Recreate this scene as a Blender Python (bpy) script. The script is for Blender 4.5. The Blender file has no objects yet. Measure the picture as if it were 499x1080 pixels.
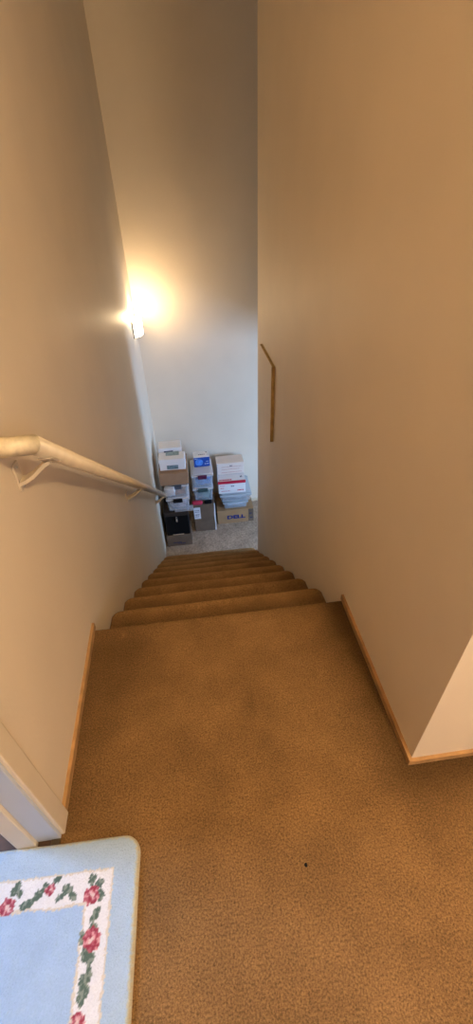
import bpy, bmesh, math, random
from mathutils import Vector, Matrix, noise
random.seed(7)
S = bpy.context.scene
COL = S.collection

# ------------------------------------------------------------------ camera
CAM_H = 1.35
RX, DX, NX = (.9917, -.1015, .0794), (-.1257, -.6125, .7804), (.0302, .7841, .6200)
cd = bpy.data.cameras.new('camera'); cam = bpy.data.objects.new('camera', cd); COL.objects.link(cam)
f_px = 462.62
cd.sensor_fit = 'VERTICAL'; cd.sensor_height = 24.0; cd.sensor_width = 24.0
cd.lens = f_px / 1080.0 * 24.0
cd.clip_start = .02
cx = Vector((RX[0], DX[0], -NX[0])); cy = -Vector((RX[1], DX[1], -NX[1])); cz = -Vector((RX[2], DX[2], -NX[2]))
cx.normalize(); cz.normalize(); cy = cz.cross(cx).normalized(); cx = cy.cross(cz)
m = Matrix((cx, cy, cz)).transposed().to_4x4(); m.translation = Vector((0, 0, CAM_H))
cam.matrix_world = m
S.camera = cam

# ------------------------------------------------------------------ world, lights, exposure
S.view_settings.view_transform = 'Standard'; S.view_settings.look = 'None'
S.view_settings.exposure = 0.0; S.view_settings.gamma = 1.0; S.view_settings.use_curve_mapping = False
w = bpy.data.worlds.new('world'); S.world = w; w.use_nodes = True
w.node_tree.nodes['Background'].inputs[0].default_value = (.55, .70, 1.0, 1)
w.node_tree.nodes['Background'].inputs[1].default_value = .3

def area(name, loc, target, sx, sy, power, color):
    l = bpy.data.lights.new(name, 'AREA'); l.shape = 'RECTANGLE'; l.size = sx; l.size_y = sy
    l.energy = power; l.color = color
    o = bpy.data.objects.new(name, l); COL.objects.link(o); o.location = loc
    o.rotation_euler = (Vector(target) - Vector(loc)).to_track_quat('-Z', 'Y').to_euler()
    return o
COOL = (.34, .57, 1.0); WARM = (1.0, .72, .39)
# daylight through the window of the lower room, of the side room and of the hall behind the camera
area('daylight_lower_room', (3.93, 1.75, -.75), (0, 1.75, -.75), 1.0, 1.7, 215, COOL)
area('daylight_side_room', (-2.33, .78, 1.45), (-.5, .2, .0), .7, 1.1, 23, COOL).data.spread = 1.8
area('daylight_hall', (1.6, -2.33, 1.45), (1.2, 0, .6), 1.4, 1.2, 24, (.74, .84, 1.0))
LAMP_POWER, SCONCE_POWER = 116, 13

# ------------------------------------------------------------------ measures (metres)
XL, XLF, XR = -.449, -.425, .518        # left wall near / far, right wall
YC, YE, YR, YF = .480, 1.084, 3.142, 4.37   # right corner, landing edge, end of right wall, far wall
RISE, RUN, NST = .196, .2483, 9
ZF = -1.96; ZC = 2.44
def xl(y): return XL + (XLF - XL) * max(0, (y - YE) / (YF - YE))

# ------------------------------------------------------------------ materials
MATS = {}
def mat(name, col, rough=.6, spec=.3, metal=0, nscale=0, namt=0, bscale=0, bstr=0, emis=None, estr=0, dist=.002):
    if name in MATS: return MATS[name]
    mt = bpy.data.materials.new(name); mt.use_nodes = True; nt = mt.node_tree; b = nt.nodes['Principled BSDF']
    b.inputs['Base Color'].default_value = (*col, 1); b.inputs['Roughness'].default_value = rough
    b.inputs['Specular IOR Level'].default_value = spec; b.inputs['Metallic'].default_value = metal
    tc = nt.nodes.new('ShaderNodeTexCoord')
    if namt:
        n = nt.nodes.new('ShaderNodeTexNoise'); n.inputs['Scale'].default_value = nscale; n.inputs['Detail'].default_value = 5
        nt.links.new(tc.outputs['Object'], n.inputs['Vector'])
        r = nt.nodes.new('ShaderNodeValToRGB')
        r.color_ramp.elements[0].position = .3; r.color_ramp.elements[1].position = .7
        r.color_ramp.elements[0].color = (*[c * (1 - namt) for c in col], 1)
        r.color_ramp.elements[1].color = (*[min(1, c * (1 + namt)) for c in col], 1)
        nt.links.new(n.outputs['Fac'], r.inputs['Fac']); nt.links.new(r.outputs['Color'], b.inputs['Base Color'])
    if bstr:
        n = nt.nodes.new('ShaderNodeTexNoise'); n.inputs['Scale'].default_value = bscale; n.inputs['Detail'].default_value = 3
        nt.links.new(tc.outputs['Object'], n.inputs['Vector'])
        bp = nt.nodes.new('ShaderNodeBump'); bp.inputs['Strength'].default_value = bstr; bp.inputs['Distance'].default_value = dist
        nt.links.new(n.outputs['Fac'], bp.inputs['Height']); nt.links.new(bp.outputs['Normal'], b.inputs['Normal'])
    if emis:
        b.inputs['Emission Color'].default_value = (*emis, 1); b.inputs['Emission Strength'].default_value = estr
    MATS[name] = mt
    return mt

def carpet_mat(name, base, lo, hi, soil_shade=None, scale=230):
    """tufted pile: two sizes of noise for the tufts, a slow one for traffic wear, and a painted soil attribute"""
    mt = bpy.data.materials.new(name); mt.use_nodes = True; nt = mt.node_tree; N = nt.nodes; L = nt.links
    b = N['Principled BSDF']; b.inputs['Roughness'].default_value = .95; b.inputs['Specular IOR Level'].default_value = .05
    b.inputs['Sheen Weight'].default_value = .25; b.inputs['Sheen Roughness'].default_value = .5
    b.inputs['Sheen Tint'].default_value = (*[min(1, c * 2.2) for c in base], 1)
    tc = N.new('ShaderNodeTexCoord')
    def nz(sc, det, rough=.6):
        n = N.new('ShaderNodeTexNoise'); n.inputs['Scale'].default_value = sc; n.inputs['Detail'].default_value = det
        n.inputs['Roughness'].default_value = rough; L.new(tc.outputs['Object'], n.inputs['Vector']); return n
    fine = nz(scale, 3, .75); slow = nz(5.5, 4, .6)
    r = N.new('ShaderNodeValToRGB'); r.color_ramp.elements[0].position = .32; r.color_ramp.elements[1].position = .68
    r.color_ramp.elements[0].color = (*[c * lo for c in base], 1); r.color_ramp.elements[1].color = (*[c * hi for c in base], 1)
    L.new(fine.outputs['Fac'], r.inputs['Fac'])
    mr = N.new('ShaderNodeMapRange'); mr.inputs[1].default_value = .3; mr.inputs[2].default_value = .7
    mr.inputs[3].default_value = .80; mr.inputs[4].default_value = 1.16
    L.new(slow.outputs['Fac'], mr.inputs[0])
    mx = N.new('ShaderNodeMix'); mx.data_type = 'RGBA'; mx.blend_type = 'MULTIPLY'; mx.inputs[0].default_value = 1
    L.new(r.outputs['Color'], mx.inputs[6]); L.new(mr.outputs[0], mx.inputs[7]); out = mx.outputs[2]
    if soil_shade:
        at = N.new('ShaderNodeAttribute'); at.attribute_name = 'soil_shade'
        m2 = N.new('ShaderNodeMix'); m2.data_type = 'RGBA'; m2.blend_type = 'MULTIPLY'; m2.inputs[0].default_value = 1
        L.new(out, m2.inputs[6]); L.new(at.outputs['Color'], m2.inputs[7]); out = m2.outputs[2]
    L.new(out, b.inputs['Base Color'])
    coarse = nz(scale * .45, 2)
    ad = N.new('ShaderNodeMath'); ad.operation = 'ADD'; L.new(fine.outputs['Fac'], ad.inputs[0]); L.new(coarse.outputs['Fac'], ad.inputs[1])
    bp = N.new('ShaderNodeBump'); bp.inputs['Strength'].default_value = .8; bp.inputs['Distance'].default_value = .006
    L.new(ad.outputs[0], bp.inputs['Height']); L.new(bp.outputs['Normal'], b.inputs['Normal'])
    MATS[name] = mt
    return mt

WALL = mat('wall_paint', (.76, .645, .50), .55, .3, nscale=3, namt=.03, bscale=90, bstr=.25, dist=.0015)
FARWALL = mat('far_wall_paint', (.76, .655, .525), .6, .25, nscale=3, namt=.03, bscale=90, bstr=.2, dist=.0015)
CEIL = mat('ceiling_paint', (.75, .72, .68), .9, .1, bscale=120, bstr=.3)
TRIM = mat('stained_trim', (.42, .24, .10), .45, .35, nscale=18, namt=.25)
TRIMP = mat('painted_trim', (.70, .60, .46), .4, .4, nscale=6, namt=.04)
JAMB = mat('jamb_paint', (.50, .55, .66), .4, .4, nscale=6, namt=.03)
CARPET = carpet_mat('golden_carpet', (.245, .138, .056), .45, 1.55, soil_shade=True)
STEPC = carpet_mat('golden_stair_carpet', (.245, .138, .056), .45, 1.55, soil_shade=True)
RISERC = carpet_mat('golden_riser_carpet', (.22, .125, .043), .45, 1.55)
LOWC = carpet_mat('beige_carpet', (.42, .32, .235), .6, 1.35, scale=60)
WOODF = mat('dark_wood_floor', (.10, .055, .035), .35, .4, nscale=14, namt=.4)
CREAM = mat('cream_rail_paint', (.68, .57, .42), .35, .45, nscale=20, namt=.05, bscale=60, bstr=.15)
CREAMW = mat('worn_cream_paint', (.78, .67, .47), .4, .4, nscale=55, namt=.16, bscale=140, bstr=.5)
BRACK = mat('painted_bracket', (.62, .52, .40), .35, .5)
SCREW = mat('screw_steel', (.45, .42, .38), .3, .5, metal=1)
BRASS = mat('dark_brass', (.16, .12, .07), .35, .5, metal=.8)
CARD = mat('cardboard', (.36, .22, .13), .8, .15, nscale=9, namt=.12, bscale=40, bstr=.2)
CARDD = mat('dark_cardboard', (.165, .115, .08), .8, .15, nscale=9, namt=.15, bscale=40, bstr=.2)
CARDG = mat('tan_cardboard', (.40, .24, .12), .8, .15, nscale=9, namt=.1, bscale=40, bstr=.2)
TAPE = mat('brown_tape', (.44, .30, .18), .25, .5)
BLACKP = mat('black_plastic', (.006, .006, .007), .6, .12, bscale=120, bstr=.2)
GREYP = mat('dark_grey_plastic', (.07, .08, .10), .4, .4)
MAROON = mat('maroon_plastic', (.10, .02, .06), .4, .4)
GREENP = mat('dark_green_plastic', (.05, .09, .09), .4, .4)
SILVER = mat('bright_metal', (.75, .76, .78), .25, .5, metal=.9)
WHITEC = mat('white_card', (.80, .79, .80), .55, .25, nscale=10, namt=.03)
PAPER = mat('white_paper', (.72, .74, .80), .7, .2, nscale=12, namt=.05)
TEAL = mat('grey_teal_print', (.16, .24, .28), .6, .2, nscale=60, namt=.5)
PINKC = mat('pale_pink_card', (.78, .66, .58), .6, .2, nscale=8, namt=.04)
REDI = mat('red_print', (.55, .02, .06), .5, .2)
BLUEI = mat('blue_print', (.012, .07, .36), .35, .4)
BLUEL = mat('light_blue_print', (.08, .26, .75), .35, .4, nscale=30, namt=.3)
INK = mat('dark_print', (.02, .03, .10), .6, .2)
INKB = mat('blue_lettering', (.012, .03, .17), .6, .2)
def clear_mat(name, tint, alpha):
    mt = bpy.data.materials.new(name); mt.use_nodes = True; nt = mt.node_tree; b = nt.nodes['Principled BSDF']
    b.inputs['Base Color'].default_value = (*tint, 1); b.inputs['Roughness'].default_value = .22
    b.inputs['Specular IOR Level'].default_value = .6; b.inputs['Alpha'].default_value = alpha
    n = nt.nodes.new('ShaderNodeTexNoise'); n.inputs['Scale'].default_value = 25
    tc = nt.nodes.new('ShaderNodeTexCoord'); nt.links.new(tc.outputs['Object'], n.inputs['Vector'])
    bp = nt.nodes.new('ShaderNodeBump'); bp.inputs['Strength'].default_value = .2; bp.inputs['Distance'].default_value = .004
    nt.links.new(n.outputs['Fac'], bp.inputs['Height']); nt.links.new(bp.outputs['Normal'], b.inputs['Normal'])
    MATS[name] = mt; return mt
CLEAR = clear_mat('clear_plastic', (.70, .74, .80), .24)
CLEARB = clear_mat('bluish_clear_plastic', (.60, .68, .76), .28)
LIDC = clear_mat('milky_lid_plastic', (.74, .74, .76), .8)
LIDB = clear_mat('bluish_lid_plastic', (.58, .63, .67), .7)

# ------------------------------------------------------------------ helpers
class MB:
    """collects shapes into one mesh"""
    def __init__(s): s.b = bmesh.new()
    def box(s, x0, x1, y0, y1, z0, z1, bev=0, seg=2, M=None):
        g = bmesh.ops.create_cube(s.b, size=1)['verts']
        for v in g:
            v.co = Vector((x0 + (v.co.x + .5) * (x1 - x0), y0 + (v.co.y + .5) * (y1 - y0), z0 + (v.co.z + .5) * (z1 - z0)))
        if bev:
            ed = list({e for v in g for e in v.link_edges})
            r = bmesh.ops.bevel(s.b, geom=ed, offset=bev, segments=seg, profile=.5, affect='EDGES')
            g = list({v for f in r['faces'] for v in f.verts} | {v for v in g if v.is_valid})
        if M:
            for v in g: v.co = M @ v.co
        return g
    def prism(s, poly, z0, z1):
        a = [s.b.verts.new((x, y, z0)) for x, y in poly]; c = [s.b.verts.new((x, y, z1)) for x, y in poly]
        n = len(poly); s.b.faces.new(a[::-1]); s.b.faces.new(c)
        for i in range(n): s.b.faces.new((a[i], a[(i + 1) % n], c[(i + 1) % n], c[i]))
        return a + c
    def tube(s, p0, p1, r0, r1=None, n=16, caps=True):
        p0, p1 = Vector(p0), Vector(p1); r1 = r0 if r1 is None else r1
        q = (p1 - p0).to_track_quat('Z', 'Y')
        rings = []
        for p, r in ((p0, r0), (p1, r1)):
            rings.append([s.b.verts.new(p + q @ Vector((r * math.cos(2 * math.pi * i / n), r * math.sin(2 * math.pi * i / n), 0))) for i in range(n)])
        for i in range(n): s.b.faces.new((rings[0][i], rings[0][(i + 1) % n], rings[1][(i + 1) % n], rings[1][i]))
        if caps: s.b.faces.new(rings[0][::-1]); s.b.faces.new(rings[1])
        return rings
    def build(s, name, m, parent=None, smooth=False, loc=None):
        bmesh.ops.recalc_face_normals(s.b, faces=s.b.faces[:])
        me = bpy.data.meshes.new(name); s.b.to_mesh(me); s.b.free()
        o = bpy.data.objects.new(name, me); COL.objects.link(o); me.materials.append(m)
        if smooth:
            for p in me.polygons: p.use_smooth = True
        if parent: o.parent = parent
        if loc: o.location = loc
        return o

def thing(name, label, cat, loc=(0, 0, 0), rz=0, group=None):
    o = bpy.data.objects.new(name, None); COL.objects.link(o); o.location = loc; o.rotation_euler = (0, 0, rz)
    o.empty_display_size = .05
    return tag(o, label, cat, group)
def tag(o, label, cat, group=None):
    o['label'] = label; o['category'] = cat
    if group: o['group'] = group
    return o
def struct(o):
    o['kind'] = 'structure'; return o
def onebox(name, m, parent, *a, **k):
    b = MB(); b.box(*a, **k); return b.build(name, m, parent)

# ------------------------------------------------------------------ the setting
def build_setting():
    T = .1
    # left wall: from the door opening to the far wall, plus the piece above the door and the piece behind it
    b = MB()
    b.prism([(XL, .433), (XL, YE), (XLF, YF), (XLF, YF + T), (XL - T, YF + T), (XL - T, .433)], ZF - .05, ZC)
    b.box(XL - T, XL, -.40, .433, 2.03, ZC); b.box(XL - T, XL, -2.4, -.40, -.05, ZC)
    struct(b.build('wall_left', WALL))
    # right wall along the stairs and the return at its near corner
    b = MB()
    b.prism([(XR, YC), (3.2, YC), (3.2, YC + T), (XR + T, YC + T), (XR + T, YR), (XR, YR)], ZF - .05, ZC)
    struct(b.build('wall_right', WALL))
    b = MB(); b.box(XLF - T, 4.1, YF, YF + T, ZF - .05, ZC); struct(b.build('wall_far', FARWALL))
    # lower room shell with a window opening to the right
    b = MB()
    b.box(4.0, 4.1, .58, 1.25, ZF, ZC); b.box(4.0, 4.1, 2.25, YF, ZF, ZC)
    b.box(4.0, 4.1, 1.25, 2.25, ZF, -1.6); b.box(4.0, 4.1, 1.25, 2.25, .1, ZC)
    b.box(3.2, 4.1, YC, YC + T, ZF, ZC)
    struct(b.build('wall_lower', FARWALL))
    b = MB(); b.box(1.15, 4.1, .58, YF, .02, .14); struct(b.build('lower_light_blocker', CEIL))  # unseen slab, added to keep window light off the upper far wall
    # hall behind the camera and side room
    b = MB()
    b.box(3.2, 3.3, -2.4, YC + T, -.05, ZC); struct(b.build('wall_hall_right', WALL))
    b = MB()
    b.box(XL - T, .9, -2.5, -2.4, -.05, ZC); b.box(2.3, 3.3, -2.5, -2.4, -.05, ZC)
    b.box(.9, 2.3, -2.5, -2.4, -.05, .85); b.box(.9, 2.3, -2.5, -2.4, 2.05, ZC)
    struct(b.build('wall_back', WALL))
    b = MB()
    b.box(-2.5, -2.4, -1.5, .43, -.05, ZC); b.box(-2.5, -2.4, 1.13, 1.4, -.05, ZC)
    b.box(-2.5, -2.4, .43, 1.13, -.05, .9); b.box(-2.5, -2.4, .43, 1.13, 2.0, ZC)
    b.box(-2.5, XL - T, 1.4, 1.5, -.05, ZC); b.box(-2.5, XL - T, -1.6, -1.5, -.05, ZC)
    struct(b.build('wall_side_room', JAMB))
    b = MB(); b.box(-2.6, 4.2, -2.6, YF + .2, ZC, ZC + .1); struct(b.build('ceiling', CEIL))
    for i, (a, c) in enumerate((((4.02, 4.08, 1.25, 2.25, -1.6, .1), 1), ((-2.48, -2.42, .43, 1.13, .9, 2.0), 1), ((.9, 2.3, -2.48, -2.42, .85, 2.05), 0))):
        x0, x1, y0, y1, z0, z1 = a; b = MB(); t = .05
        if c:
            b.box(x0, x1, y0, y0 + t, z0, z1); b.box(x0, x1, y1 - t, y1, z0, z1)
            b.box(x0, x1, y0 + t, y1 - t, z0, z0 + t); b.box(x0, x1, y0 + t, y1 - t, z1 - t, z1)
        else:
            b.box(x0, x0 + t, y0, y1, z0, z1); b.box(x1 - t, x1, y0, y1, z0, z1)
            b.box(x0 + t, x1 - t, y0, y1, z0, z0 + t); b.box(x0 + t, x1 - t, y0, y1, z1 - t, z1)
        struct(b.build('window_%d' % (i + 1), JAMB))
    # upper floor: fine grid so that worn, soiled and painted-shade tones can be stored, rolled over at the landing edge
    bm = bmesh.new(); st = .016
    xs = [XL + .002]
    while xs[-1] < XR - .004: xs.append(xs[-1] + (XR - XL - .004) / 60)
    def soil_shade(x, y):
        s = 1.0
        # wall shade painted into the pile, with grime along the skirting and traffic smudges
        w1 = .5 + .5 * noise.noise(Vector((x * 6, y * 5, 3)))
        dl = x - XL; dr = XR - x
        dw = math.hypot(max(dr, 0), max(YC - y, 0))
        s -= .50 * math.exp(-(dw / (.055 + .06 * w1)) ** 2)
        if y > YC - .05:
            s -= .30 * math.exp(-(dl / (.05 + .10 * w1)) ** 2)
        for px, py, rx, ry, k in SMUDGE_SHADE:
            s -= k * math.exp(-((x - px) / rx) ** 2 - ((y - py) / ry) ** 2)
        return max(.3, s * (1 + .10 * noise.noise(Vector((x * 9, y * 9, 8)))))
    SMUDGE_SHADE = [(.095, .72, .012, .05, .22), (.12, .60, .03, .03, .12), (.10, .80, .04, .05, .10), (.16, .55, .05, .04, .10),
              (.07, .52, .03, .02, .14), (-.27, .98, .11, .14, .32), (-.34, .82, .09, .25, .22), (.42, .95, .09, .22, .32), (.60, .40, .16, .10, .28), (-.15, .55, .18, .12, .10), (.10, .45, .02, .02, .1), (-.02, .50, .04, .03, .12),  # broad entries paint in shade beside walls and corner; small ones are spots
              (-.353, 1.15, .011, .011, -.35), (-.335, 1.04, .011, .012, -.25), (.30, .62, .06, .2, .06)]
    ys = []; y = -2.4
    while y < YE - .02: ys.append((y, 0, 0)); y += st if y > -.1 else .1
    prof = [(YE - .02, 0), (YE - .012, -.001), (YE - .005, -.004), (YE, -.010), (YE + .001, -.018), (YE - .003, -.028), (YE - .012, -.034), (YE - .02, -.036), (YE - .02, -.06)]
    ys += [(a, z, 0) for a, z in prof]
    lay = bm.loops.layers.float_color.new('soil_shade')
    grid = [[bm.verts.new((x, yy, z + .0012 * noise.noise(Vector((x * 12, yy * 12, 0))))) for x in xs] for yy, z, _ in ys]
    for j in range(len(ys) - 1):
        for i in range(len(xs) - 1):
            bm.faces.new((grid[j][i], grid[j][i + 1], grid[j + 1][i + 1], grid[j + 1][i]))
    # wing of the hall to the right of the corner
    x2 = [xs[-1] + i * .05 for i in range(55)]; y2 = [YC - .002 - .016 * i for i in range(40)] + [-.3 - .1 * i for i in range(22)]
    g2 = [[bm.verts.new((x, yy, .0012 * noise.noise(Vector((x * 12, yy * 12, 0))))) for x in x2] for yy in y2]
    for j in range(len(y2) - 1):
        for i in range(len(x2) - 1):
            bm.faces.new((g2[j][i], g2[j + 1][i], g2[j + 1][i + 1], g2[j][i + 1]))
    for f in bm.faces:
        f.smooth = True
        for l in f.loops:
            s = soil_shade(l.vert.co.x, l.vert.co.y)
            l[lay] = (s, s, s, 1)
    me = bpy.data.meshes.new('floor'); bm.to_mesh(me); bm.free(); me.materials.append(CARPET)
    o = bpy.data.objects.new('floor', me); COL.objects.link(o); struct(o)
    b = MB(); b.box(XL, XR, YE - .05, YE - .022, -RISE - .05, -.03); struct(b.build('trim_1', RISERC))     # riser under the landing edge
    b = MB(); b.box(XL - T, 4.1, YE + RUN * NST - .05, YF + .02, ZF - .05, ZF); b.box(XR + T, 4.1, .58, YE + RUN * NST - .05, ZF - .05, ZF)
    struct(b.build('floor_lower', LOWC))
    b = MB(); b.box(-2.5, XL - .02, -1.6, 1.5, -.05, -.004); struct(b.build('floor_side_room', WOODF))
    b = MB(); b.box(XL - .02, XL + .004, -.39, .433, -.01, .004, .003); struct(b.build('trim_2', BRASS))
    # skirting boards: stained on the landing, with a small rounded top
    def skirt(name, poly, h, m):
        b = MB(); b.prism(poly, 0, h)
        return struct(b.build(name, m))
    th = .010; hb = .026
    skirt('baseboard_left', [(XL, .484), (XL + th, .484), (XL + th, YE + .008), (XL, YE + .008)], hb, TRIM)
    skirt('baseboard_right', [(XR, YC - th), (XR, YE + .002), (XR - th, YE + .002), (XR - th, YC - th)], hb, TRIM)
    skirt('baseboard_hall', [(XR, YC), (XR, YC - th), (3.2, YC - th), (3.2, YC)], hb * .8, TRIM)
    b = MB(); b.box(.3, 4.0, YF - .012, YF, ZF, ZF + .03); struct(b.build('baseboard_far', CREAM))
    # door opening on the left: casing, jamb and stop
    b = MB()
    b.box(XL, XL + .013, .433, .484, 0, 2.09, .003); b.box(XL, XL + .013, -.45, -.40, 0, 2.09, .003); b.box(XL, XL + .013, -.40, .433, 2.035, 2.09, .003)
    d = struct(b.build('door_1', TRIMP))
    b = MB(); b.box(XL - T - .01, XL + .004, .424, .434, 0, 2.03, .002); b.box(XL - T - .01, XL + .004, -.40, -.39, 0, 2.03); b.build('jamb', JAMB, d)
    b = MB(); b.box(XL - T, XL - .052, .412, .424, 0, 2.03, .002); b.build('door_stop', TRIMP, d)
    b = MB(); b.box(XL - T - .012, XL - T, .43, .49, 0, 2.09, .003); b.build('inner_casing', JAMB, d)

build_setting()

# ------------------------------------------------------------------ staircase
def build_stairs():
    t = thing('staircase', 'straight flight of golden-brown carpeted steps between two beige walls', 'stairs', (0, YE, ZF))
    for i in range(1, NST + 1):
        zt = -RISE * i - ZF; yn = RUN * i           # nosing line, relative to the staircase base
        prof = [(-RUN - .012, 0), (-RUN * .75, .0), (-RUN * .5, .001), (-.10, .001), (-.05, 0), (-.022, -.0005), (-.012, -.002), (-.005, -.006), (0, -.013),
                (.001, -.021), (-.003, -.030), (-.011, -.036), (-.019, -.040), (-.022, -.07), (-.022, -.12), (-.022, -RISE - .004)]
        x0, x1 = xl(YE + yn) + .004, XR - .004
        bm = bmesh.new(); rows = []
        n = 56
        ins = [0, .004, .010, .018, .028, .042]
        xs = [x0 + a for a in ins] + [x0 + .06 + (x1 - x0 - .12) * k / n for k in range(n + 1)] + [x1 - a for a in ins[::-1]]
        for x in xs:
            d = min(x - x0, x1 - x); sh = .016 * max(0, 1 - d / .042) ** 2.2
            row = []
            for k, (py, pz) in enumerate(prof):
                w = max(0, min(1, (py + .12) / .09)) 
                a = .0030 * noise.noise(Vector((x * 5, i * 3.1, k * .15))) * (1 if pz > -.06 else .3)
                row.append(bm.verts.new((x, yn + py - sh * w * .8 + a, zt + pz - sh * w * (1 if pz > -.06 else 0) + a * .8)))
            rows.append(row)
        for a in range(len(rows) - 1):
            for k in range(len(prof) - 1): bm.faces.new((rows[a][k], rows[a + 1][k], rows[a + 1][k + 1], rows[a][k + 1]))
        # pile colour is paler along the nosing and darker on the tread
        lay = bm.loops.layers.float_color.new('soil_shade')
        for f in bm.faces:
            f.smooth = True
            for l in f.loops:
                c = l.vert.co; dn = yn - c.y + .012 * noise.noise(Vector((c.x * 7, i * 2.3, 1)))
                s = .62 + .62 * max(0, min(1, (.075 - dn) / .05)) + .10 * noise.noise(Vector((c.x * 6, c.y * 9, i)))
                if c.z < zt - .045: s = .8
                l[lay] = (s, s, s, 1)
        bmesh.ops.recalc_face_normals(bm, faces=bm.faces[:])
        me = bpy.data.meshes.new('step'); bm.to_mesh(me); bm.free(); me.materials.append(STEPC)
        o = bpy.data.objects.new('step', me); COL.objects.link(o); o.parent = t
build_stairs()

# ------------------------------------------------------------------ handrail
def build_rail():
    ax = .089
    A = Vector((xl(.92) + ax, .92, .871)); yb = 3.60
    Bv = Vector((xl(yb) + ax, yb, .871 - .775 * (yb - .92)))
    t = thing('handrail', 'cream painted wooden handrail sloping down the left wall on metal brackets', 'handrail', (XL, .92, .871))
    o0 = Vector(t.location); R = .0225
    def chain(pts, r, name, m, wob=0):
        b = MB(); n = 24; rings = []
        for i, p in enumerate(pts):
            p = Vector(p)
            d0 = (p - Vector(pts[i - 1])).normalized() if i else None; d1 = (Vector(pts[i + 1]) - p).normalized() if i < len(pts) - 1 else None
            d = ((d0 or d1) + (d1 or d0)).normalized()
            q = d.to_track_quat('Z', 'Y')
            rings.append([b.b.verts.new(p - o0 + q @ Vector((r * math.cos(2 * math.pi * k / n), r * math.sin(2 * math.pi * k / n), 0))) for k in range(n)])
        for a, c in zip(rings, rings[1:]):
            for k in range(n): b.b.faces.new((a[k], a[(k + 1) % n], c[(k + 1) % n], c[k]))
        b.b.faces.new(rings[0][::-1]); b.b.faces.new(rings[-1])
        o = b.build(name, m, t)
        for p in o.data.polygons: p.use_smooth = len(p.vertices) == 4
        return o
    # mitre: shared elliptical cut where the return meets the sloping rail
    def mitred(a, c, rr, name, m, cuts):
        """round bar from a to c, its ends cut by planes (point, normal) or square"""
        b = MB(); n = 28; d = (c - a).normalized(); q = d.to_track_quat('Z', 'Y'); rings = []
        ends = [cuts[0] or (a, d), cuts[1] or (c, d)]
        for (pp, nn) in ends:
            ring = []
            for k in range(n):
                off = q @ Vector((rr * math.cos(2 * math.pi * k / n), rr * math.sin(2 * math.pi * k / n), 0))
                s = (pp - (a + off)).dot(nn) / d.dot(nn)
                ring.append(b.b.verts.new(a + off + d * s - o0))
            rings.append(ring)
        for k in range(n): b.b.faces.new((rings[0][k], rings[0][(k + 1) % n], rings[1][(k + 1) % n], rings[1][k]))
        b.b.faces.new(rings[0][::-1]); b.b.faces.new(rings[1])
        o = b.build(name, m, t)
        for p in o.data.polygons: p.use_smooth = len(p.vertices) == 4
        return o
    W = Vector((XL, A.y - .012, A.z + .006))
    dr = (Bv - A).normalized(); dw = (A - W).normalized()
    mn = (dr + dw).normalized()
    mitred(A, Bv, R, 'rail', CREAM, [(A, mn), None])
    r = mitred(W, A, R + .0004, 'return_end', CREAMW, [None, (A, mn)]); r['label'] = 'worn yellowish cream return end meeting the wall'
    # brackets
    for k, y in enumerate((.985, 2.23, 3.46)):
        z = A.z - .775 * (y - A.y); x0 = xl(y); sl = -.775
        b = MB(); px = x0 - o0.x; py = y - o0.y; pz = z - o0.z
        b.box(px, px + .005, py - .018, py + .018, pz - .104, pz - .030, .0015, 1)
        br = b.build('bracket', BRACK, t)
        # flat arm curving out from plate to the rail's underside
        b = MB(); pts = [(.003, -.082), (.018, -.078), (.040, -.066), (.062, -.048), (.078, -.035), (.091, -.029)]
        prev = None
        for j, (a, c) in enumerate(pts):
            hw = .019 - .005 * min(1, a / .06); th = .0045
            nx, nz = (.6, -.8)
            ring = [b.b.verts.new((px + a + s1 * nx * th, py + s2 * hw, pz + c + s1 * nz * th)) for s1, s2 in ((-1, -1), (1, -1), (1, 1), (-1, 1))]
            if prev:
                for e in range(4): b.b.faces.new((prev[e], prev[(e + 1) % 4], ring[(e + 1) % 4], ring[e]))
            else: b.b.faces.new(ring)
            prev = ring
        b.b.faces.new(prev[::-1]); b.build('arm', BRACK, br)
        b = MB(); M = Matrix.Translation((px + ax, py, pz - .0300)) @ Matrix.Rotation(math.atan(sl), 4, 'X')
        b.box(-.016, .016, -.036, .036, -.002, .002, .001, 1, M); b.build('saddle', BRACK, br)
        for dz in (-.097, -.042):
            b = MB(); b.tube((px + .004, py, pz + dz), (px + .0075, py, pz + dz), .0042, .003, 10); b.build('screw', SCREW, br)
    
build_rail()

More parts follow.
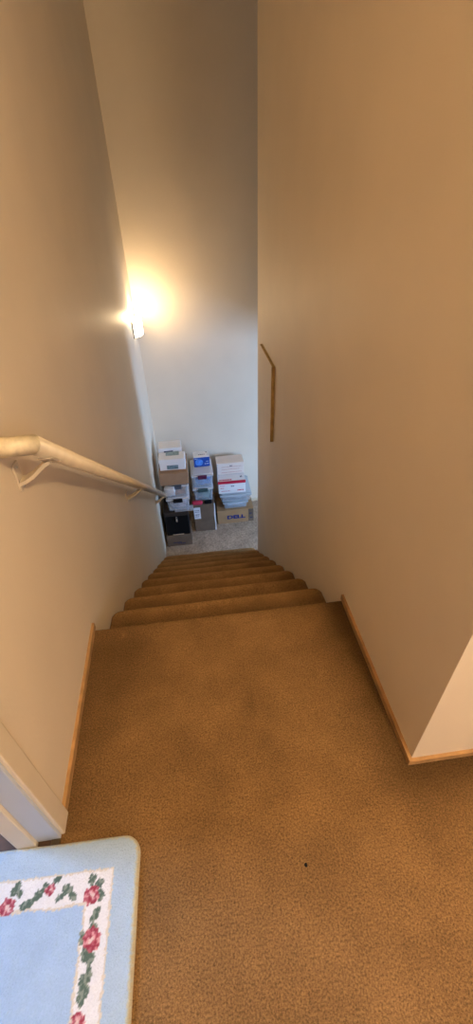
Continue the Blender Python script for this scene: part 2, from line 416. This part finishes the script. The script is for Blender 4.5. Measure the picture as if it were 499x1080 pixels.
# ------------------------------------------------------------------ wall sconce in the far left corner
def build_sconce():
    y, z = 4.10, .20; x0 = xl(y)
    t = thing('wall_sconce', 'lit half-round wall lamp high in the far left corner', 'lamp', (x0, y, z))
    b = MB(); b.box(0, .008, -.05, .05, .01, .13, .003); b.build('wall_plate', BRASS, t)
    glass = mat('lit_frosted_glass', (.9, .88, .84), .4, .3, emis=(1, .86, .62), estr=5)
    b = MB(); n = 20; R, Ry, h = .082, .095, .13
    rings = []
    for (rr, zz) in ((.0, 0), (.9, 0), (1.0, .012), (1.0, h), (.97, h), (.97, .015), (0, .006)):
        rings.append([b.b.verts.new((.008 + (R - .008) * rr * math.sin(math.pi * k / n), -Ry * rr * math.cos(math.pi * k / n), zz)) for k in range(n + 1)])
    for a, c in zip(rings, rings[1:]):
        for k in range(n):
            try: b.b.faces.new((a[k], a[k + 1], c[k + 1], c[k]))
            except ValueError: pass
    bmesh.ops.remove_doubles(b.b, verts=b.b.verts[:], dist=1e-5)
    b.build('shade', glass, t, smooth=False)
    for a in ((0, .010, -Ry - .004, -Ry + .003, -.006, h + .004), (0, .010, Ry - .003, Ry + .004, -.006, h + .004), (R - .002, R + .003, -.004, .004, -.004, .07)):
        b = MB(); b.box(*a, .001, 1); b.build('metal_strip', BRASS, t)
    b = MB(); b.tube((.008, 0, .03), (.050, 0, .072), .011, .014, 12); b.build('bulb_holder', BRASS, t)
    bulb = mat('lit_bulb', (1, .9, .7), .4, .3, emis=(1, .85, .6), estr=30)
    b = MB(); bmesh.ops.create_uvsphere(b.b, u_segments=14, v_segments=10, radius=.02)
    for v in b.b.verts: v.co = Vector((.050 + v.co.x, v.co.y, .095 + v.co.z * 1.3))
    bo = b.build('bulb', bulb, t, smooth=True)
    l = bpy.data.lights.new('sconce_light', 'POINT'); l.energy = SCONCE_POWER; l.color = (1, .74, .42); l.shadow_soft_size = .03
    o = bpy.data.objects.new('sconce_light', l); COL.objects.link(o); o.parent = t; o.location = (.055, 0, .150)
build_sconce()

# ------------------------------------------------------------------ ceiling lamp of the upper hall (behind the camera, lights the stairwell)
def build_ceiling_lamp():
    x, y = .64, -.42
    t = thing('ceiling_lamp', 'round frosted ceiling lamp of the upper hall behind the viewer', 'lamp', (x, y, ZC))
    b = MB(); b.tube((0, 0, -.02), (0, 0, 0), .15, .15, 32); b.build('base', BRACK, t)
    gl = mat('lit_lamp_glass', (.9, .88, .84), .4, .3, emis=(1, .8, .55), estr=3)
    b = MB(); n = 28; prev = None
    for k in range(8):
        a = k / 7 * math.pi / 2; r = .14 * math.cos(a) + .001; zz = -.02 - .07 * math.sin(a)
        ring = [b.b.verts.new((r * math.cos(2 * math.pi * i / n), r * math.sin(2 * math.pi * i / n), zz)) for i in range(n)]
        if prev:
            for i in range(n): b.b.faces.new((prev[i], prev[(i + 1) % n], ring[(i + 1) % n], ring[i]))
        prev = ring
    b.b.faces.new(prev); b.build('glass_dome', gl, t, smooth=True)
    l = bpy.data.lights.new('hall_lamp_light', 'POINT'); l.energy = LAMP_POWER; l.color = WARM; l.shadow_soft_size = .07
    o = bpy.data.objects.new('hall_lamp_light', l); COL.objects.link(o); o.parent = t; o.location = (0, 0, -.17)
build_ceiling_lamp()

# ------------------------------------------------------------------ panel on the right wall
def build_panel():
    y0, y1, z0, z1 = 2.515, 2.95, -.09, .41
    t = thing('wall_panel', 'shallow beige rectangular panel with golden-brown edges on the right wall', 'panel', (XR, (y0 + y1) / 2, z0))
    b = MB(); h = (y1 - y0) / 2; H = z1 - z0
    b.box(-.016, 0, -h + .006, h, 0, H - .006, .001, 1); b.build('face', WALL, t)
    edge = mat('golden_brown_edge', (.54, .38, .15), .45, .35, nscale=20, namt=.2)
    onebox('edge_strip', edge, t, -.021, 0, -h, -h + .006, 0, H, .001, 1)
    onebox('edge_strip', edge, t, -.017, 0, -h + .006, h, H - .004, H - .0005, .001, 1)
build_panel()

# ------------------------------------------------------------------ bath mat
def build_mat():
    x1, y1 = -.245, .412; W, H = .435, .66; rc = .045
    def rr(x, y):      # distance inside a rounded rectangle, x,y measured from the centre
        qx = abs(x) - (W / 2 - rc); qy = abs(y) - (H / 2 - rc)
        return rc - (math.hypot(max(qx, 0), max(qy, 0)) + min(max(qx, qy), 0))
    ox, oy = x1 - W / 2, y1 - H / 2
    roses = [(-.352, .298, .020, 1), (-.340, .220, .022, 1), (-.351, .100, .017, .8), (-.451, .319, .012, .9), (-.545, .296, .020, 1)]
    leaves = [(-.338, .262, .016, .008, .9), (-.346, .150, .010, .020, .35), (-.340, .166, .007, .016, -.2), (-.350, .132, .008, .014, .3), (-.478, .312, .017, .008, .7), (-.500, .297, .016, .009, .2),
              (-.410, .316, .014, .009, -.4), (-.396, .301, .012, .008, -.7), (-.424, .303, .013, .006, .5), (-.355, .327, .008, .012, .1), (-.332, .296, .010, .012, 0), (-.336, .318, .009, .009, .5), (-.362, .226, .010, .012, .3),
              (-.341, .192, .012, .010, .5), (-.352, .198, .008, .012, 0), (-.534, .329, .009, .014, -.5), (-.524, .320, .008, .010, .5), (-.440, .336, .012, .006, .6),
              (-.462, .327, .010, .006, -.4), (-.553, .270, .010, .010, 0), (-.340, .240, .010, .008, .4)]
    def colour(x, y):
        jx = .004 * noise.noise(Vector((x * 160, y * 160, 1))); jy = .004 * noise.noise(Vector((x * 160, y * 160, 5)))
        x += jx; y += jy
        px, py = x, y; a, bq = x1 - x, y1 - y
        aL = x - (x1 - W); bB = y - (y1 - H)
        e = min(a, bq, aL, bB)
        BL, WH, CR = (.42, .55, .70), (.80, .79, .80), (.70, .63, .53)
        wav = .003 * noise.noise(Vector((x * 30, y * 30, 2)))
        c = BL
        inner = min(a - .123, bq - .130, aL - .110, bB - .112) + wav * 1.2
        outer = min(a - .060, bq - .066, aL - .062, bB - .050) + wav * .6
        if inner > 0: c = (.40, .55, .76)
        elif outer > 0:
            c = WH
            if inner > -.005: c = CR
            if outer < .004: c = CR
            if y < oy: y = 2 * oy - y          # the garland repeats on every side
            if x < ox and y < .235: x = 2 * ox - x
            for lx, ly, ra, rb, an in leaves:
                dx, dy = x - lx, y - ly; u = dx * math.cos(an) + dy * math.sin(an); v = -dx * math.sin(an) + dy * math.cos(an)
                d = (u / ra) ** 2 + (v / rb) ** 2
                if d < 1: c = (.10, .15, .12) if noise.noise(Vector((x * 130, y * 130, 4))) > -.1 else (.24, .29, .24)
            for rx, ry, r, k in roses:
                d = math.hypot(x - rx, y - ry) / (r * .9) + .28 * noise.noise(Vector((x * 90, y * 90, 9)))
                if d < 1:
                    n = noise.noise(Vector((x * 150, y * 150, 12)))
                    c = (.33, .045, .075) if n > .05 else (.47, .12, .16)
                    if n < -.22: c = (.70, .34, .36)
                    if d < .26 * k: c = (.75, .55, .52)
        d = rr(px - ox, py - oy)
        if d < .008: c = (.55, .50, .36) if d < .004 else (.52, .55, .52)
        g = 1 + .10 * noise.noise(Vector((x * 400, y * 400, 0))) + .06 * noise.noise(Vector((x * 25, y * 25, 7)))
        return [q * g for q in c]
    bm = bmesh.new(); st = .0028; nx, ny = int(W / st), int(H / st)
    lay = bm.verts.layers.float_color.new('pile')
    vs = {}
    for j in range(ny + 1):
        for i in range(nx + 1):
            lx, ly = -W / 2 + W * i / nx, -H / 2 + H * j / ny
            d = rr(lx, ly)
            if d < -st * .9: continue
            if d < 0:      # pull the rim onto the rounded outline
                px, py = abs(lx) - (W / 2 - rc), abs(ly) - (H / 2 - rc)
                if px > 0 and py > 0:
                    k = rc / math.hypot(px, py); lx = math.copysign(W / 2 - rc + px * k, lx); ly = math.copysign(H / 2 - rc + py * k, ly)
                d = 0
            hgt = .013 * min(1, math.sqrt(max(0, 1 - (1 - min(d, .012) / .012) ** 2)))
            wx, wy = lx + ox, ly + oy
            if hgt > .004: hgt += .0016 * noise.noise(Vector((wx * 300, wy * 300, 3))) + .0012 * noise.noise(Vector((wx * 60, wy * 60, 3)))
            v = bm.verts.new((lx + .006 * noise.noise(Vector((0, wy * 5, 1))) * (1 if i else 1), ly + .004 * noise.noise(Vector((wx * 5, 0, 2))), hgt + .0015))
            v[lay] = (*colour(wx, wy), 1); vs[i, j] = v
    for j in range(ny):
        for i in range(nx):
            q = [vs.get(k) for k in ((i, j), (i + 1, j), (i + 1, j + 1), (i, j + 1))]
            q = [v for v in q if v]
            if len(q) >= 3: bm.faces.new(q)
    for f in bm.faces: f.smooth = True
    # backing so that the mat has a closed underside
    rim = [e for e in bm.edges if e.is_boundary]
    ex = bmesh.ops.extrude_edge_only(bm, edges=rim)['geom']
    for v in [g for g in ex if isinstance(g, bmesh.types.BMVert)]: v.co.z = .0005
    me = bpy.data.meshes.new('bath_mat'); bm.to_mesh(me); bm.free()
    mt = bpy.data.materials.new('mat_pile'); mt.use_nodes = True; nt = mt.node_tree; b = nt.nodes['Principled BSDF']
    b.inputs['Roughness'].default_value = .95; b.inputs['Specular IOR Level'].default_value = .05; b.inputs['Sheen Weight'].default_value = .3
    at = nt.nodes.new('ShaderNodeAttribute'); at.attribute_name = 'pile'; nt.links.new(at.outputs['Color'], b.inputs['Base Color'])
    n = nt.nodes.new('ShaderNodeTexNoise'); n.inputs['Scale'].default_value = 260; n.inputs['Detail'].default_value = 3
    tc = nt.nodes.new('ShaderNodeTexCoord'); nt.links.new(tc.outputs['Object'], n.inputs['Vector'])
    bp = nt.nodes.new('ShaderNodeBump'); bp.inputs['Strength'].default_value = .7; bp.inputs['Distance'].default_value = .004
    nt.links.new(n.outputs['Fac'], bp.inputs['Height']); nt.links.new(bp.outputs['Normal'], b.inputs['Normal'])
    me.materials.append(mt)
    o = bpy.data.objects.new('bath_mat', me); COL.objects.link(o); o.location = (ox, oy, .001); o.rotation_euler = (0, 0, math.radians(-1.5))
    tag(o, 'light blue pile bath mat with a white rose-patterned border in the doorway', 'mat')
build_mat()

# a dark crumb on the landing carpet
b = MB(); bmesh.ops.create_icosphere(b.b, subdivisions=2, radius=.0042)
for v in b.b.verts: v.co *= 1 + .35 * noise.noise(v.co * 300); v.co.z *= .6
o = b.build('crumb', BLACKP, smooth=True, loc=(.166, .287, .0035)); tag(o, 'tiny dark crumb lying on the brown landing carpet', 'crumb')

# ------------------------------------------------------------------ the stacked boxes at the bottom
def carton(label, x, y, z, wd, dp, h, body, rz=0, tape=True, cat='box', group=None, name='cardboard_box'):
    """closed carton, origin at the middle of its front bottom edge; depth runs to +y"""
    t = thing(name, label, cat, (x, y, z), math.radians(rz), group)
    b = MB(); b.box(-wd / 2, wd / 2, 0, dp, 0, h - .004, .004, 2); b.build('body', body, t)
    for s in (0, 1):
        b = MB(); y0, y1 = (0.001, dp / 2 - .0015) if s == 0 else (dp / 2 + .0015, dp - .001)
        g = b.box(-wd / 2 + .001, wd / 2 - .001, y0, y1, h - .0045, h, .0015, 1)
        b.build('flap', body, t)
    if tape:
        b = MB(); b.box(-wd / 2 - .0008, wd / 2 + .0008, dp / 2 - .024, dp / 2 + .024, h - .001, h + .0008)
        b.box(-wd / 2 - .0008, -wd / 2, dp / 2 - .024, dp / 2 + .024, h - .05, h + .0008); b.box(wd / 2, wd / 2 + .0008, dp / 2 - .024, dp / 2 + .024, h - .05, h + .0008)
        b.build('tape', TAPE, t)
    return t
def plate(name, m, parent, x0, x1, z0, z1, y=0, t=.0012, label=None):
    """thin printed or glued patch on a front face"""
    b = MB(); b.box(x0, x1, y - t, y + .0005, z0, z1); o = b.build(name, m, parent)
    if label: o['label'] = label
    return o
def topplate(name, m, parent, x0, x1, y0, y1, z, t=.0012):
    b = MB(); b.box(x0, x1, y0, y1, z - .0005, z + t); return b.build(name, m, parent)

def bin_box(label, x, y, z, wd, dp, h, body, lid, latch, latch_w=.11, rz=0, latch_col='dark', lid_h=.03):
    """clear storage bin: tapered open body, rolled rim, snap lid with a raised field, front latch"""
    t = thing('storage_bin', label, 'bin', (x, y, z), math.radians(rz))
    b = MB(); tw = .012; hb = h - lid_h * .55
    def ring(i, zz, k): 
        s = tw * (1 - zz / hb) + i
        return [b.b.verts.new(p) for p in ((-wd / 2 + .006 + s, .006 + s, zz), (wd / 2 - .006 - s, .006 + s, zz), (wd / 2 - .006 - s, dp - .006 - s, zz), (-wd / 2 + .006 + s, dp - .006 - s, zz))]
    rs = [ring(0, 0, 0), ring(0, hb, 0), ring(.003, hb, 0), ring(.003, .004, 0)]
    b.b.faces.new(rs[0][::-1]); b.b.faces.new(rs[3])
    for a, c in zip(rs, rs[1:]):
        for k in range(4): b.b.faces.new((a[k], a[(k + 1) % 4], c[(k + 1) % 4], c[k]))
    vert = [e for e in b.b.edges if abs(e.verts[0].co.z - e.verts[1].co.z) > hb * .5]
    bmesh.ops.bevel(b.b, geom=vert, offset=.015, segments=3, profile=.5, affect='EDGES')
    b.build('body', body, t)
    b = MB(); b.box(-wd / 2, wd / 2, 0, dp, h - lid_h, h - lid_h * .45, .004, 2); b.box(-wd / 2 + .018, wd / 2 - .018, .018, dp - .018, h - lid_h * .46, h, .005, 2)
    b.build('lid', lid, t)
    if latch:
        b = MB(); b.box(-latch_w / 2, latch_w / 2, -.010, .004, h - lid_h - .022, h - lid_h * .25, .003, 2)
        b.box(-latch_w / 2 + .006, latch_w / 2 - .006, -.014, -.008, h - lid_h - .018, h - lid_h - .008, .002, 2)
        o = b.build('latch', latch, t); o['label'] = latch_col + ' plastic latch'
    return t

def lump(name, label, cat, x, y, z, sx, sy, sz, m, seed=0):
    b = MB(); bmesh.ops.create_cube(b.b, size=1)
    bmesh.ops.subdivide_edges(b.b, edges=b.b.edges[:], cuts=7, use_grid_fill=True)
    for v in b.b.verts:
        c = v.co.copy(); r = max(abs(c.x), abs(c.y), abs(c.z)); l = c.length
        c = c.lerp(c.normalized() * .5 * 1.15, .35)
        c += c.normalized() * .10 * noise.noise(Vector((v.co.x * 4 + seed, v.co.y * 4, v.co.z * 5)))
        v.co = Vector((c.x * sx, c.y * sy, c.z * sz))
    zm = min(v.co.z for v in b.b.verts)
    for v in b.b.verts: v.co.z -= zm
    o = b.build(name, m, smooth=True, loc=(x, y, z)); tag(o, label, cat); return o

def text_part(s, size, m, parent, loc, rot, bold=.0, sx=1):
    c = bpy.data.curves.new('lettering', 'FONT'); c.body = s; c.size = size; c.align_x = 'CENTER'; c.align_y = 'CENTER'; c.extrude = .0006; c.offset = bold
    o = bpy.data.objects.new('tmp', c); COL.objects.link(o)
    bpy.context.view_layer.update()
    me = bpy.data.meshes.new_from_object(o.evaluated_get(bpy.context.evaluated_depsgraph_get()))
    bpy.data.objects.remove(o)
    for v in me.vertices: v.co.x *= sx
    t = bpy.data.objects.new('lettering', me); COL.objects.link(t); me.materials.clear(); me.materials.append(m)
    t.parent = parent; t.location = loc; t.rotation_euler = rot
    return t

def strokes(name, m, parent, lines, y=0, seed=1, plane='front', z=0):
    """illegible print: rows of short dashes (x0, x1, height position, thickness)"""
    rnd = random.Random(seed)
    for x0, x1, p, t in lines:
        b = MB(); x = x0
        while x < x1:
            w_ = rnd.uniform(.006, .02); e = min(x + w_, x1)
            if plane == 'front': b.box(x, e, y - .001, y + .0004, p, p + t)
            else: b.box(x, e, p, p + t, z - .0004, z + .001)
            x = e + rnd.uniform(.003, .006)
        o = b.build(name, m, parent)
    return o

def build_boxes():
    PI2 = math.pi / 2
    # ---- left stack
    x = -.268; y = 3.67; z = ZF
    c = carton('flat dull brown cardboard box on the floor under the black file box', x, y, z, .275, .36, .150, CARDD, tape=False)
    b = MB(); b.box(-.139, .139, -.003, .363, .098, .148, .003, 1); b.build('lid_rim', CARDD, c)
    strokes('print', INK, c, [(-.07, .02, .045, .012), (-.02, .06, .030, .010)], seed=4)
    z += .151
    y2 = y + .005; xx = -.268
    t = thing('file_box', 'black plastic file box with a silver latch low in the left stack', 'box', (xx, y2, z))
    b = MB(); b.box(-.126, .126, 0, .33, 0, .265, .012, 3); b.build('body', BLACKP, t)
    b = MB(); b.box(-.130, .130, -.004, .334, .266, .318, .008, 2); o = b.build('lid', mat('brown_black_plastic', (.04, .030, .025), .6, .15), t); o['label'] = 'brownish black lid'
    b = MB(); b.box(-.009, .009, -.012, .002, .195, .262, .003, 2); b.box(-.006, .006, -.016, -.010, .20, .225, .002, 1); o = b.build('latch', SILVER, t); o['label'] = 'silver latch'
    b = MB(); b.box(-.065, .055, -.005, .002, .005, .018, .002, 1); o = b.build('bottom_strip', SILVER, t); o['label'] = 'bright metal strip along the bottom'
    z += .352 - .030
    # sheet of paper hanging over the file box's right edge
    b = MB(); n = 14; rows = []
    for j in range(6):
        r = []
        for i in range(n + 1):
            s = i / n * .20; e = .135
            px, pz = (s - e, .0015) if s < e else ((s - e) * .9, -.0004)
            r.append(b.b.verts.new((px, j * .02 - .05, pz + .001 * noise.noise(Vector((s * 20, j, 1))))))
        rows.append(r)
    for a, d in zip(rows, rows[1:]):
        for i in range(n): b.b.faces.new((a[i], a[i + 1], d[i + 1], d[i]))
    bmesh.ops.solidify(b.b, geom=b.b.faces[:], thickness=.0015)
    o = b.build('paper_sheet', PAPER, loc=(xx + .128, y2 + .047, z)); tag(o, 'loose white paper sheet lying over the black file box front edge', 'paper')
    z += .006
    c = bin_box('clear storage bin with a black latch resting on the black file box', -.228, y + .005, z, .245, .33, .168, CLEAR, LIDC, BLACKP, .095, latch_col='black')
    lump('cloth_bundle', 'greyish bundle seen inside the clear bin above the black file box', 'cloth', -.228, y + .165, z + .006, .17, .25, .11, mat('mauve_cloth', (.42, .38, .42), .8, .1, nscale=20, namt=.3), 3)
    z += .169
    c = bin_box('clear storage bin with brown contents under the left brown carton', -.222, y + .005, z, .240, .33, .168, CLEAR, LIDC, GREYP, .10, latch_col='dark grey')
    lump('paper_bundle', 'brown paper bundle seen inside the upper clear bin of the left stack', 'paper', -.222, y + .165, z + .006, .165, .245, .110, mat('brown_paper', (.32, .15, .06), .8, .1, nscale=20, namt=.25), 5)
    # crumpled plastic bag hanging at the bin's front left
    lump('plastic_bag', 'crumpled whitish plastic bag stuffed beside the lower end of the handrail', 'bag', -.296, y - .034, z + .072, .105, .06, .09, LIDC, 9)
    z += .169
    c = carton('brown cardboard carton under two white boxes in the left stack', -.236, y, z, .285, .36, .142, CARD)
    z += .143
    for k, (wx, wy, wd, dp, h, lab) in enumerate(((-.236, y + .055, .252, .138, .125, 'front white box with a grey label on the left brown carton'),
                                             (-.250, y + .207, .225, .145, .165, 'rear taller white box behind another white box on the left stack'))):
        t = thing('white_box', lab, 'box', (wx, wy, z), math.radians(-1.5 if k == 0 else 1), 'white boxes on the left stack')
        b = MB(); b.box(-wd / 2, wd / 2, 0, dp, 0, h - .03, .003, 1); b.build('body', WHITEC, t)
        b = MB(); b.box(-wd / 2 - .003, wd / 2 + .003, -.003, dp + .003, h - .045, h, .004, 1); b.build('lid', WHITEC, t)
        if k == 0:
            plate('label_patch', TEAL, t, -.055, .055, .012, .056, label='grey-teal printed label')
            topplate('label_patch', mat('pale_teal_print', (.30, .40, .42), .6, .2, nscale=60, namt=.3), t, -.06, .07, .07, .145, h)
        else:
            b = MB(); b.box(-.06, .03, -.0045, -.003, h - .048, h - .03); b.build('label_patch', INK, t)
    # ---- middle stack
    x = .035; y = 3.88; z = ZF
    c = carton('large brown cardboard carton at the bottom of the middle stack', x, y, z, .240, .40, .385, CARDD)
    plate('label_patch', PAPER, c, -.118, -.045, .185, .345, label='white shipping label')
    strokes('print', INK, c, [(-.108, -.06, .30, .008), (-.108, -.055, .28, .006), (-.108, -.06, .24, .01), (-.108, -.07, .215, .006)], y=-.0016, seed=8)
    b = MB()   # wavy strip of white tape down the right edge of the front
    for k in range(10): b.box(.108 + .003 * math.sin(k * .9), .1215, -.0014, .0004, .385 * k / 10, .385 * (k + 1) / 10)
    o = b.build('white_tape', WHITEC, c); o['label'] = 'white tape along the right edge'
    z += .3865
    lump('red_pouch', 'red pouch lying on the front of the large middle carton', 'pouch', -.035, y + .012, z - .001, .11, .045, .035, mat('red_cloth', (.55, .05, .10), .8, .1), 13)
    lump('black_pouch', 'small black pouch beside the red pouch on the middle carton', 'pouch', .085, y + .012, z - .001, .08, .04, .03, BLACKP, 15)
    c = bin_box('clear storage bin with a dark green latch resting on the large middle carton', .042, y + .045, z, .228, .33, .185, CLEARB, LIDC, GREENP, .105, latch_col='dark green')
    lump('green_bundle', 'dull green bundle seen inside the lower clear bin of the middle stack', 'cloth', .042, y + .21, z + .006, .155, .25, .115, mat('dull_green_cloth', (.13, .22, .15), .8, .1, nscale=20, namt=.3), 21)
    z += .186
    c = bin_box('clear storage bin with a maroon latch and blue contents in the middle stack', .048, y + .035, z, .238, .34, .175, CLEARB, LIDC, MAROON, .095, latch_col='maroon')
    lump('blue_bundle', 'bright blue bundle seen inside the upper clear bin of the middle stack', 'cloth', .052, y + .205, z + .006, .165, .25, .11, mat('blue_cloth', (.04, .18, .55), .8, .1, nscale=20, namt=.3), 23)
    z += .176
    t = thing('product_box', 'blue box with a white top at the head of the middle stack', 'box', (.060, y + .195, z), math.radians(1.5))
    b = MB(); b.box(-.086, .086, 0, .125, 0, .120, .002, 1); b.build('body', WHITEC, t)
    plate('front_print', BLUEI, t, -.085, .085, .002, .116, label='deep blue printed front')
    b = MB(); b.tube((-.03, -.0012, .056), (-.03, -.0022, .056), .042, .040, 28)
    b.build('light_disc', BLUEL, t)['label'] = 'lighter blue round picture'
    strokes('print', PAPER, t, [(-.078, -.045, .098, .006), (.03, .075, .03, .008), (.045, .078, .06, .006)], y=-.0014, seed=31)
    strokes('top_print', INK, t, [(-.03, .04, .05, .010), (.05, .07, .09, .012)], plane='top', z=.120, seed=33)
    # ---- right stack
    x = .392; y = 3.97; z = ZF
    c = carton('brown cardboard computer carton lettered in blue under the right stack', x, y, z, .425, .38, .192, CARDG)
    text_part('DELL', .068, INKB, c, (.005, -.0012, .085), (PI2, 0, 0), bold=.003, sx=1.4)
    plate('side_panel', CARDD, c, .150, .211, .004, .184, t=.0006, label='darker brown printed panel')
    strokes('print', INK, c, [(.165, .195, .11, .018), (.17, .20, .05, .014)], y=-.001, seed=41)
    z += .1935
    c = bin_box('shallow clear bin standing on the lettered brown computer carton', .400, y + .02, z, .290, .34, .105, CLEARB, LIDB, None)
    lump('paper_stack', 'pale papers seen inside the shallow clear bin of the right stack', 'paper', .40, y + .19, z + .006, .20, .24, .05, PAPER, 43)
    z += .106
    c = bin_box('wide clear bin with a bluish lid under the red-striped white box', .405, y + .005, z, .360, .36, .125, CLEARB, LIDB, None, lid_h=.05)
    lump('grey_bundle', 'grey bundle seen inside the wide bluish bin of the right stack', 'cloth', .40, y + .185, z + .006, .26, .26, .05, mat('grey_cloth', (.32, .36, .40), .8, .1, nscale=20, namt=.3), 45)
    z += .126
    t = thing('paper_box', 'white box with a red stripe across its top on the right stack', 'box', (.366, y + .01, z), math.radians(-1))
    b = MB(); b.box(-.152, .152, 0, .29, 0, .150, .003, 1); b.build('body', WHITEC, t)
    b = MB(); b.box(-.153, .153, -.001, .022, .146, .1515); b.box(-.153, .153, -.0012, .0004, .128, .1515); b.build('red_stripe', REDI, t)['label'] = 'dark red printed stripe'
    strokes('print', REDI, t, [(-.13, -.08, .10, .006), (-.13, -.09, .07, .006), (-.12, -.02, .03, .006), (.06, .13, .028, .014)], seed=51)
    strokes('mark', INK, t, [(-.012, .024, .088, .010)], seed=52)
    strokes('top_print', REDI, t, [(-.135, .0, .035, .022)], plane='top', z=.150, seed=53)
    strokes('top_mark', INK, t, [(.10, .125, .08, .03)], plane='top', z=.150, seed=55)
    z += .152
    t = thing('pink_box', 'pale pinkish box standing behind the red-striped white box', 'box', (.372, y + .165, z), math.radians(.5))
    b = MB(); b.box(-.150, .150, 0, .165, 0, .145, .003, 1); b.build('body', PINKC, t)
    b = MB(); b.box(-.152, .152, -.002, .167, .120, .1465, .002, 1); b.build('lid', PINKC, t)
    strokes('print', mat('faded_red_print', (.50, .20, .16), .6, .2), t, [(-.10, .12, .095, .005), (-.10, .10, .065, .005), (-.10, .13, .025, .006)], seed=61)
    strokes('mark', INK, t, [(-.01, .02, .105, .010)], seed=62)
build_boxes()
